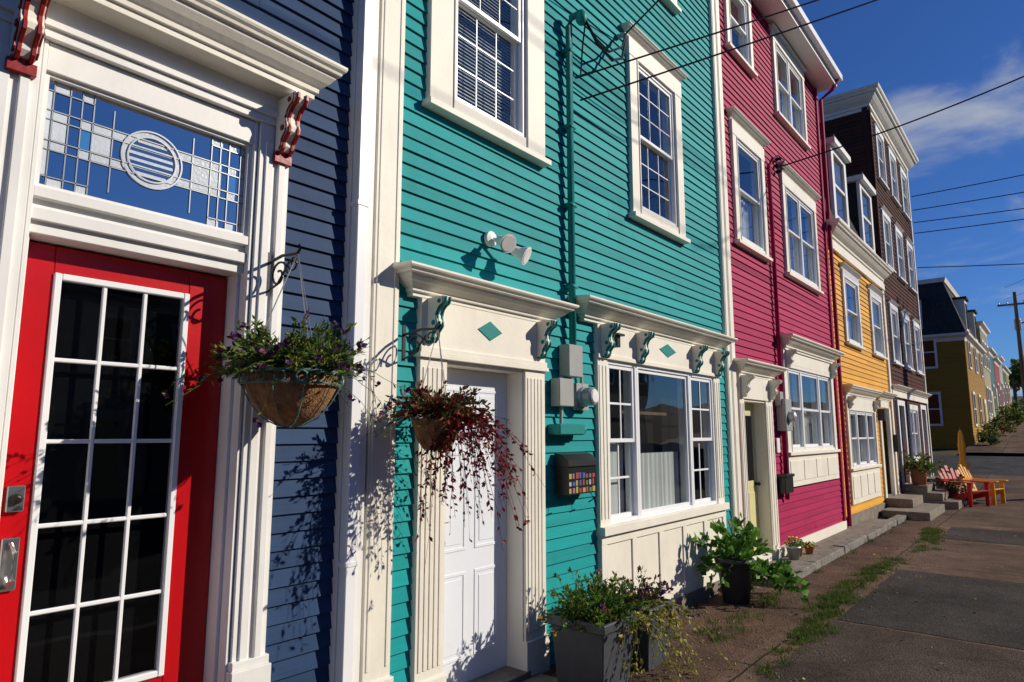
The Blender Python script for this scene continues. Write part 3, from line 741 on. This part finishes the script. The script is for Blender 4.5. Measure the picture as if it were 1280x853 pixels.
def ringpts(r,z,n=28): return [(bx+r*math.cos(2*math.pi*k/n),by+r*math.sin(2*math.pi*k/n),bz+z) for k in range(n+1)]
P.tube(ringpts(.230,.01),.007,'grmetal',5);P.tube(ringpts(.226,-.045),.005,'grmetal',5)
for k in range(16):
    a=2*math.pi*k/16; c=Vector((bx+.233*math.cos(a),by+.233*math.sin(a),bz-.017)); t=Vector((-math.sin(a),math.cos(a),0))
    P.tube([c+t*.024*math.cos(q)+Vector((0,0,.024*math.sin(q))) for q in [2*math.pi*j/10 for j in range(11)]],.005,'grmetal',4)
for k in range(10):
    a=2*math.pi*k/10; P.tube([(bx+r*math.cos(a),by+r*math.sin(a),bz+z) for r,z in ((.225,-.045),(.178,-.132),(.128,-.195),(.062,-.23),(0,-.242))],.003,'grmetal',4)
for k in range(3):
    a=2*math.pi*k/3+.5; pts=[Vector((bx+.21*math.cos(a),by+.21*math.sin(a),bz)).lerp(Vector((bx,by,2.57)),t/14) for t in range(15)]
    P.tube(pts,.003,'steel',4)
P=Part('plants',e)
plant(P,(bx,by,bz+.03),210,.29,.036,greens+[greens[3],greens[1]],purp,up=.95,droop=.22,spreadr=.17,fl=.22,leaves=17,w=.40,fsize=.038)
plant(P,(bx,by,bz+.04),46,.36,.030,greens+yel[:2]+[greens[3]],purp,up=.75,droop=.55,spreadr=.17,fl=.25,leaves=14,w=.4,fsize=.034)
plant(P,(bx,by,bz+.03),34,.48,.024,dry+greens+yel[:2],purp,up=.6,droop=.65,spreadr=.18,fl=.3,leaves=11,w=.35,fsize=.028)
bx,by,bz=2.68,2.75,1.79
e=group('hanging_flower_basket',(bx,by,bz))
P=Part('bracket',e); scroll_bracket(P,bx,2.30,.30)
P=Part('pot',e,smooth=True)
P.rev((bx,by,bz),[(.01,-.18),(.07,-.175),(.11,-.12),(.14,-.02),(.145,0),(.13,0),(.01,-.01)],'coir',22)
P=Part('chains',e)
for k in range(3):
    a=2*math.pi*k/3+.2; P.tube([(bx+.13*math.cos(a),by+.13*math.sin(a),bz),(bx,by,2.31)],.0025,'steel',4)
P=Part('plants',e)
plant(P,(bx,by,bz+.03),130,.27,.034,reds+greens[:1]+[reds[3]],None,up=.9,droop=.4,spreadr=.11,leaves=17,w=.5,stemmat=reds[1])
plant(P,(bx+.06,by-.08,bz+.02),90,.36,.032,reds[:3]+reds[:2],None,up=.45,droop=2.0,spreadr=.09,leaves=26,w=.5,stemmat=reds[1],bias=Vector((.36,-.30,0)))
plant(P,(bx,by,bz+.02),36,.42,.024,greens+reds,None,up=.6,droop=.5,spreadr=.1,leaves=10,w=.4)
def planterbox(x0,x1,y0,y1,h,tp=.04,m='planter'):
    P.rings([[(x0+tp,y1-tp,0),(x0+tp,y0+tp,0),(x1-tp,y0+tp,0),(x1-tp,y1-tp,0)],[(x0+.01,y1-.01,h-.06),(x0+.01,y0+.01,h-.06),(x1-.01,y0+.01,h-.06),(x1-.01,y1-.01,h-.06)],
      [(x0-.01,y1+.01,h-.058),(x0-.01,y0-.01,h-.058),(x1+.01,y0-.01,h-.058),(x1+.01,y1+.01,h-.058)],[(x0-.01,y1+.01,h),(x0-.01,y0-.01,h),(x1+.01,y0-.01,h),(x1+.01,y1+.01,h)],
      [(x0+.02,y1-.02,h),(x0+.02,y0+.02,h),(x1-.02,y0+.02,h),(x1-.02,y1-.02,h)],[(x0+.03,y1-.03,h-.04),(x0+.03,y0+.03,h-.04),(x1-.03,y0+.03,h-.04),(x1-.03,y1-.03,h-.04)]],m)
e=group('planter_box',(4.05,2.6,0)); P=Part('box',e,bevel=.006); planterbox(3.87,4.29,2.40,2.84,.47)
P=Part('soil',e); P.box(3.9,4.26,2.43,2.81,.38,.43,'soil')
P=Part('plants',e); plant(P,(4.10,2.64,.44),150,.29,.042,greens+lime[:1]+[greens[1]],yfl+[purp[2]],up=1.15,droop=.2,spreadr=.15,leaves=17,w=.45,fl=.14,fsize=.035)
plant(P,(4.22,2.44,.47),26,.42,.030,yel,None,up=.3,droop=1.7,spreadr=.08,leaves=16,w=.7,stemmat=yel[1],bias=Vector((.3,-.1,0)))
e=group('planter_box',(4.72,2.6,0)); P=Part('box',e,bevel=.006); planterbox(4.52,4.92,2.42,2.82,.44)
P=Part('soil',e); P.box(4.55,4.89,2.45,2.79,.38,.41,'soil')
P=Part('plants',e); plant(P,(4.74,2.62,.42),80,.34,.038,reds[:2]+greens+purp[:1]+dry,purp,up=.95,droop=.45,spreadr=.14,leaves=14,w=.45,fl=.3)
plant(P,(4.68,2.46,.45),48,.46,.030,yel,None,up=.2,droop=1.6,spreadr=.14,leaves=18,w=.7,stemmat=yel[1])
e=group('potted_plant',(2.95,2.6,0)); P=Part('pot',e,smooth=True); P.rev((2.95,2.6,0),[(.08,0),(.1,.14),(.11,.14),(.1,.16),(.02,.14)],'terra',18)
P=Part('plants',e); plant(P,(2.95,2.6,.15),34,.26,.028,yel+greens[:2],None,up=.8,droop=.5,spreadr=.07,leaves=10,w=.5)
e=group('potted_plant',(6.95,2.72,0)); P=Part('pot',e,smooth=True); P.rev((6.95,2.72,0),[(.13,0),(.18,.40),(.195,.40),(.195,.44),(.17,.44),(.16,.40),(.01,.39)],'planter',22)
P=Part('plants',e)
plant(P,(6.95,2.74,.40),48,.44,.10,lime,None,up=1.25,droop=.3,spreadr=.10,leaves=9,w=.7,stemmat=lime[2])
plant(P,(7.25,2.50,.24),46,.36,.09,lime,None,up=.7,droop=.5,spreadr=.12,leaves=9,w=.7,stemmat=lime[2],bias=Vector((.12,-.08,0)))
for (x,y,s) in ((9.35,2.86,.09),(9.62,2.9,.08),(9.9,2.82,.06)):
    e=group('potted_plant',(x,y,.08)); P=Part('pot',e,smooth=True); P.rev((x,y,.075),[(s*.7,0),(s,s*1.6),(s*1.1,s*1.6),(s*1.1,s*1.9),(s*.9,s*1.9),(s*.1,s*1.7)],'terra' if s<.09 else 'steel',18)
    P=Part('plants',e); plant(P,(x,y,.08+s*1.8),22,s*1.6,.035,greens+lime,yfl,up=1,droop=.4,spreadr=s*.6,leaves=7,w=.5)
e=group('potted_plant',(18.9,2.75,.5)); P=Part('pot',e,smooth=True); P.rev((18.9,2.75,.5),[(.14,0),(.2,.34),(.21,.38),(.02,.35)],'terra',18)
P=Part('plants',e); plant(P,(18.9,2.75,.85),75,.6,.09,greens+dry[:1],None,up=1,droop=.4,spreadr=.15,leaves=10,w=.5)
e=group('potted_plant',(19.8,2.2,.17)); P=Part('pot',e,smooth=True); P.rev((19.8,2.2,.17),[(.12,0),(.16,.28),(.17,.3),(.02,.28)],'planter',18)
P=Part('plants',e); plant(P,(19.8,2.2,.45),40,.35,.07,greens,[reds[2]],up=1,droop=.4,spreadr=.12,leaves=9,w=.5)

# ============================================================ WALL FITTINGS
P=Part('mailbox',bevel=.006)
P.fb(4.28,4.68,1.24,1.46,.03,.15,'black')
P.prism([(.03,1.46),(.165,1.455),(.16,1.50),(.10,1.545),(.03,1.56)],'x',4.27,4.69,M['black'])
stk=[mat('sticker_%d'%i,c,bump=0,var=.1) for i,c in enumerate([(.35,.05,.05),(.06,.10,.30),(.4,.33,.08),(.4,.4,.4),(.07,.2,.12),(.3,.15,.2)])]
for k in range(8):
    for j in range(3):
        P.fb(4.295+k*.047,4.295+k*.047+U(.025,.042),1.25+j*.055,1.25+j*.055+U(.03,.048),.149,.1515,random.choice(stk))
P.tube([(4.32,D-.12,1.24),(4.32,D-.15,1.19),(4.32,D-.10,1.16)],.006,'black'); P.tube([(4.64,D-.12,1.24),(4.64,D-.15,1.19),(4.64,D-.10,1.16)],.006,'black')
P=Part('electrical_conduit',smooth=True)
P.tube([(4.49,D-.07,2.2),(4.49,D-.07,5.25),(4.50,D-.09,5.33),(4.53,D-.15,5.36),(4.56,D-.2,5.33)],.030,'teal_t',12)
for z in (2.9,3.6,4.3,5.0): P.fb(4.445,4.535,z,z+.03,.02,.102,'teal_t')
P.rev((4.54,D-.17,5.26),[(.03,0),(.05,.03),(.05,.09),(.02,.13)],'teal_t',12)
P=Part('electric_meter_box',bevel=.006)
P.fb(4.36,4.56,2.16,2.42,.02,.12,'grey');P.fb(4.24,4.44,1.92,2.14,.02,.11,'grey')
P.tube([(4.34,D-.06,2.16),(4.34,D-.06,2.1)],.02,'grey')
P.fb(4.20,4.55,1.70,1.78,.02,.14,'teal_t'); P.tube([(4.22,D-.08,1.74),(4.6,D-.08,1.74)],.045,'teal_t',12)
P.tube([(4.34,D-.05,1.92),(4.34,D-.05,1.78)],.016,'grey'); P.tube([(4.64,D-.05,1.9),(4.64,D-.05,2.2)],.016,'grey')
P=Part('electric_meter',smooth=False)
P.fb(4.55,4.73,1.9,2.12,.02,.06,'grey'); P.rev((4.64,D-.06,2.01),[(.085,0),(.085,.03),(.075,.04),(.075,.10),(.06,.12),(.01,.125)],'steel',22,'y'); P.rev((4.64,D-.18,2.01),[(.05,0),(.05,.006),(.01,.008)],'white',18,'y')
P=Part('security_light',smooth=False)
P.rev((3.50,D-.02,3.10),[(.055,0),(.055,.03),(.02,.04)],'white',18,'y')
for (dx,dzz,ax) in ((-.01,-.01,Vector((-.15,-.75,-.35))),(.15,-.05,Vector((.30,-.75,-.4)))):
    c=Vector((3.5,D-.07,3.09)); t=c+Vector((dx,-.06,dzz-.01)); ax.normalize()
    P.tube([c,t],.014,'white',8)
    a=t; P.tube([a,a+ax*.05],.035,'white',14,.042); P.tube([a+ax*.05,a+ax*.11],.042,'white',14,.070); P.tube([a+ax*.108,a+ax*.114],.060,'lampglass',14,.057)
P=Part('wall_lantern',bevel=.003)
P.fb(5.10,5.16,2.47,2.57,.05,.13,'iron'); P.fb(5.07,5.19,2.57,2.59,.05,.16,'iron')
P=Part('electrical_conduit',smooth=True); P.tube([(9.80,D-.06,.8),(9.80,D-.06,5.7),(9.82,D-.12,5.8)],.03,pink[0],8)
P=Part('electric_meter_box',bevel=.006); P.fb(9.65,9.93,1.75,2.2,.02,.15,'grey'); P.fb(9.6,9.75,2.1,2.3,.02,.1,'grey'); P.rev((9.80,D-.15,1.95),[(.08,0),(.07,.08),(.01,.1)],'steel',16,'y')
P=Part('mailbox',bevel=.006); P.fb(9.5,9.85,.90,1.12,.02,.14,'black'); P.fb(9.49,9.86,1.12,1.16,.02,.16,'black')
P=Part('house_number_plaque',bevel=.003); P.fb(9.55,9.68,1.45,1.65,.024,.04,'white')
P=Part('wall_lantern',bevel=.003); P.fb(16.3,16.42,2.0,2.25,.04,.18,'iron'); P.fb(16.27,16.45,2.25,2.28,.02,.2,'brass')
P=Part('mailbox',bevel=.004); P.fb(17.82,17.95,1.3,1.7,.02,.14,'black')

# ============================================================ WIRES / POLES
def wire(a,b,sag=.15,r=.012,name='overhead_wire'):
    P=Part(name); a=Vector(a);b=Vector(b)
    P.tube([a.lerp(b,k/24)-Vector((0,0,sag*4*(k/24)*(1-k/24))) for k in range(25)],r,'black',5)
wire((4.62,3.0,4.83),(14,-4.6,10.5),.1,.009);wire((4.61,3.0,4.60),(14,-4.6,10.34),.1,.009)
wire((5.45,3.0,5.65),(5.6,-4.6,10.5),.15,.009)
wire((10.2,3.0,5.8),(14,-4.6,9.3),.35)
P=Part('service_cable')
P.tube([(4.56,D-.2,5.29),(4.68,D-.24,5.12),(4.9,D-.26,5.05),(5.15,D-.22,5.2),(5.35,D-.15,5.5),(5.45,D-.1,5.65)],.014,'black',6)
P.tube([(4.56,D-.2,5.29),(4.72,D-.2,5.2),(4.95,D-.2,5.18),(5.2,D-.2,5.35),(5.45,D-.1,5.65)],.012,'black',6)
P.tube([(4.56,D-.2,5.29),(4.60,D-.14,5.1),(4.62,3.0,4.83)],.008,'black',6)
P.rev((5.45,D-.0,5.65),[(.02,0),(.03,.02),(.02,.04),(.03,.06),(.015,.1)],'steel',10,'y')
P=Part('service_cable')
P.tube([(9.82,D-.12,5.8),(9.95,D-.2,5.65),(10.1,D-.2,5.7),(10.2,3.0,5.8)],.011,'black',6)
P.tube([(9.82,D-.12,5.8),(9.98,D-.15,5.9),(10.12,D-.2,5.85),(10.2,3.0,5.8)],.009,'black',6)
for k in range(3):
    z=5.95-k*.1; P.rev((10.25,D-.02,z),[(.02,0),(.035,.03),(.02,.05),(.035,.08),(.01,.1)],'iron',8,'y')
PX=27.2
for (z0,z1) in ((9.15,10.4),(8.7,9.7),(8.3,9.0),(7.95,8.7),(6.85,6.8)):
    wire((23.6,3.0,z0),(PX,-4.6,z1),.05,.015)
for z in (10.5,10.34,9.4): wire((-20,-4.6,z),(PX,-4.6,z),.0,.012)
for z in (10.3,9.5,8.9): wire((PX,-4.6,z),(56,2.1,z+1.4),.5,.014)
def pole(x,y,h):
    P=Part('utility_pole'); b=gz(x); P.tube([(x,y,b-.3),(x,y,b+h*.5),(x,y,b+h)],.15,'wood',12,.1)
    P.box(x-.06,x+.06,y-1.0,y+1.0,b+h-.9,b+h-.78,'wood')
    for yy in (-.9,-.45,.45,.9): P.rev((x,y+yy,b+h-.78),[(.03,0),(.05,.05),(.03,.1),(.045,.14),(.01,.18)],'steel',8)
    P.rev((x+.28,y,b+h-2.6),[(.18,0),(.2,.05),(.2,.7),(.15,.78)],'grey',14)
pole(PX,-4.6,10.4); pole(-20,-4.6,10.4); pole(56.0,1.6,8.6); pole(84,1.2,9.5)

# ============================================================ CHAIRS + UMBRELLA
def adirondack(x,y,rot,cm):
    e=group('adirondack_chair',(x,y,0))
    T=Matrix.Translation((x,y,0))@Matrix.Rotation(rot,4,'Z')
    P=Part('seat',e,bevel=.004)
    for k in range(6):
        t=k/5; yy=.30-.55*t; zz=.36-.14*t; P.box(-.27,.27,yy-.042,yy+.042,zz-.01,zz+.012,cm,T)
    P=Part('backrest',e,bevel=.004)
    for k in range(5):
        a=(k-2)*.075; B=T@Matrix.Translation((a*1.3,-.22,.20))@Matrix.Rotation(math.radians(20),4,'X')@Matrix.Rotation(a*1.2,4,'Y')
        P.box(-.05,.05,-.01,.012,0,.78-.06*abs(k-2),cm,B)
    P.box(-.3,.3,-.36,-.335,.55,.62,cm,T)
    P=Part('legs_and_arms',e,bevel=.004)
    for sx in (-1,1):
        P.box(sx*.30-.02,sx*.30+.02,.25,.34,0,.55,cm,T)
        P.box(sx*.31-.07,sx*.31+.07,-.38,.42,.55,.575,cm,T)
        B=T@Matrix.Translation((sx*.275,.32,.30))@Matrix.Rotation(math.radians(17),4,'X')
        P.box(-.015,.015,-1.0,.0,-.05,.05,cm,B)
M['chairred']=mat('red_chair_paint',(.5,.02,.02),rough=.4); M['chairyel']=mat('yellow_chair_paint',(.75,.36,.02),rough=.4)
adirondack(19.75,1.90,math.radians(150),'chairred'); adirondack(20.7,1.62,math.radians(165),'chairyel')
e=group('garden_umbrella',(21.2,2.05,0)); P=Part('pole',e); P.tube([(21.2,2.05,0),(21.2,2.05,1.9)],.02,'wood',8); P.rev((21.2,2.05,0),[(.2,0),(.2,.05),(.05,.09),(.03,.2)],'concrete',16)
P=Part('folded_canopy',e); rs=[]
for (r,z) in ((.11,.75),(.10,.9),(.05,1.05),(.07,1.4),(.04,1.75),(.01,1.85)):
    rs.append([(21.2+r*(1+.3*(k%2))*math.cos(k*math.pi/6),2.05+r*(1+.3*(k%2))*math.sin(k*math.pi/6),z) for k in range(12)])
P.rings(rs,'chairyel')

# ============================================================ SHRUBS / TREES (far)
def shrub(x,y,r,h,n,ls,ms,name='shrub',z=None):
    P=Part(name); z=gz(x) if z is None else z
    for i in range(5): P.tube([(x,y,z),(x+U(-.5,.5)*r,y+U(-.5,.5)*r,z+h*.6)],.03,'wood',5,.01)
    cl=[(Vector((x+U(-.7,.7)*r,y+U(-.7,.7)*r,z+h*U(.2,.85))),r*U(.2,.45)) for _ in range(14)]
    for i in range(n):
        c,rr=random.choice(cl); d=Vector((random.gauss(0,1),random.gauss(0,1),random.gauss(0,1))).normalized()*rr*U(.4,1)
        P.leaf(c+d,ls*U(.6,1.3),random.choice(ms),None,.7)
shrub(37.5,2.5,.5,.8,600,.10,greens); shrub(39.5,2.4,.6,1.0,600,.12,greens+reds[:1]); shrub(43,2.3,.6,1.1,600,.13,greens+reds[:1]); shrub(47.5,2.1,.7,1.3,600,.15,greens); shrub(52,1.8,.7,1.5,600,.18,greens)
shrub(60,1.4,.9,1.8,600,.22,greens)
def tree(x,y,h,r,n,ls):
    P=Part('tree'); z=gz(x)
    P.tube([(x,y,z-.2),(x+.1,y,z+h*.3),(x,y+.1,z+h*.6)],.25,'wood',8,.1)
    cl=[]
    for i in range(9):
        a=U(0,6.28); e2=Vector((x+math.cos(a)*r*U(.3,.8),y+math.sin(a)*r*U(.3,.8),z+h*U(.5,.95)))
        P.tube([(x,y,z+h*U(.25,.5)),Vector((x,y,z+h*.5)).lerp(e2,.6),e2],.08,'wood',5,.02); cl.append((e2,r*U(.3,.5)))
    for i in range(n):
        c,rr=random.choice(cl); d=Vector((random.gauss(0,1),random.gauss(0,1),random.gauss(0,.8))).normalized()*rr*U(.4,1)
        P.leaf(c+d,ls*U(.6,1.3),random.choice(greens),None,.7)
tree(92,3.5,5,2.6,1500,.4);tree(100,-2,5,3.0,1500,.45);tree(112,1,6,3.5,1500,.5);tree(31,16,6,3,1500,.4)

# ============================================================ BUILD OBJECTS
for p in PARTS:
    if p.v: mkobj(p,p.parent)
for ob in sc.objects:
    if ob.parent is not None: ob.location=-Vector(ob.parent.location)

# ============================================================ LIGHT, SKY, CAMERA
S=Vector((.60,-.66,.47)).normalized()
sun=bpy.data.lights.new('sun','SUN'); sun.energy=4.8; sun.angle=math.radians(.5); sun.color=(1,.91,.77)
so=bpy.data.objects.new('sun',sun); sc.collection.objects.link(so); so.rotation_euler=S.to_track_quat('Z','Y').to_euler(); so.location=(10,-10,20)
w=bpy.data.worlds.new('World'); sc.world=w; w.use_nodes=True; N=w.node_tree.nodes; L=w.node_tree.links
bg=N['Background']; sky=N.new('ShaderNodeTexSky'); sky.sky_type='NISHITA'; sky.sun_disc=False; sky.sun_elevation=math.asin(S.z); sky.sun_rotation=math.atan2(S.x,S.y); sky.air_density=1.0; sky.dust_density=.15; sky.ozone_density=3
tc=N.new('ShaderNodeTexCoord'); sx=N.new('ShaderNodeSeparateXYZ'); L.new(tc.outputs['Generated'],sx.inputs[0])
ad=N.new('ShaderNodeMath'); ad.operation='ADD'; L.new(sx.outputs['Z'],ad.inputs[0]); ad.inputs[1].default_value=.18
dv=N.new('ShaderNodeVectorMath'); dv.operation='DIVIDE'; L.new(tc.outputs['Generated'],dv.inputs[0])
cb=N.new('ShaderNodeCombineXYZ'); L.new(ad.outputs[0],cb.inputs[0]);L.new(ad.outputs[0],cb.inputs[1]);cb.inputs[2].default_value=1; L.new(cb.outputs[0],dv.inputs[1])
no=N.new('ShaderNodeTexNoise'); no.inputs['Scale'].default_value=2.0; no.inputs['Detail'].default_value=7; no.inputs['Roughness'].default_value=.55; no.inputs['Distortion'].default_value=.4; L.new(dv.outputs[0],no.inputs['Vector'])
dt=N.new('ShaderNodeVectorMath'); dt.operation='DOT_PRODUCT'; L.new(tc.outputs['Generated'],dt.inputs[0]); dt.inputs[1].default_value=Vector((.962,-.02,.235)).normalized()
dm=N.new('ShaderNodeMapRange'); dm.interpolation_type='SMOOTHSTEP'; dm.inputs['From Min'].default_value=.93; dm.inputs['From Max'].default_value=.997; dm.inputs['To Min'].default_value=-.10; dm.inputs['To Max'].default_value=.07; L.new(dt.outputs['Value'],dm.inputs['Value'])
a2=N.new('ShaderNodeMath'); a2.operation='ADD'; L.new(no.outputs['Fac'],a2.inputs[0]); L.new(dm.outputs[0],a2.inputs[1])
mr=N.new('ShaderNodeMapRange'); mr.interpolation_type='SMOOTHSTEP'; mr.inputs['From Min'].default_value=.53; mr.inputs['From Max'].default_value=.76; mr.inputs['To Max'].default_value=.8; L.new(a2.outputs[0],mr.inputs['Value'])
tint=N.new('ShaderNodeMixRGB'); tint.blend_type='MULTIPLY'; tint.inputs['Fac'].default_value=1; L.new(sky.outputs[0],tint.inputs['Color1']); tint.inputs['Color2'].default_value=(.36,.66,1.20,1)
mx=N.new('ShaderNodeMixRGB'); L.new(mr.outputs[0],mx.inputs['Fac']); L.new(tint.outputs[0],mx.inputs['Color1']); mx.inputs['Color2'].default_value=(6.5,6.9,7.6,1)
L.new(mx.outputs[0],bg.inputs['Color']); bg.inputs['Strength'].default_value=.07
cam=bpy.data.cameras.new('camera'); co=bpy.data.objects.new('camera',cam); sc.collection.objects.link(co); sc.camera=co
co.location=(0,0,CAMZ); cam.lens=830/1280*36; cam.sensor_width=36; cam.clip_end=2000; cam.clip_start=.05
co.rotation_euler=(math.radians(90+8.02),0,math.radians(39.3-90))
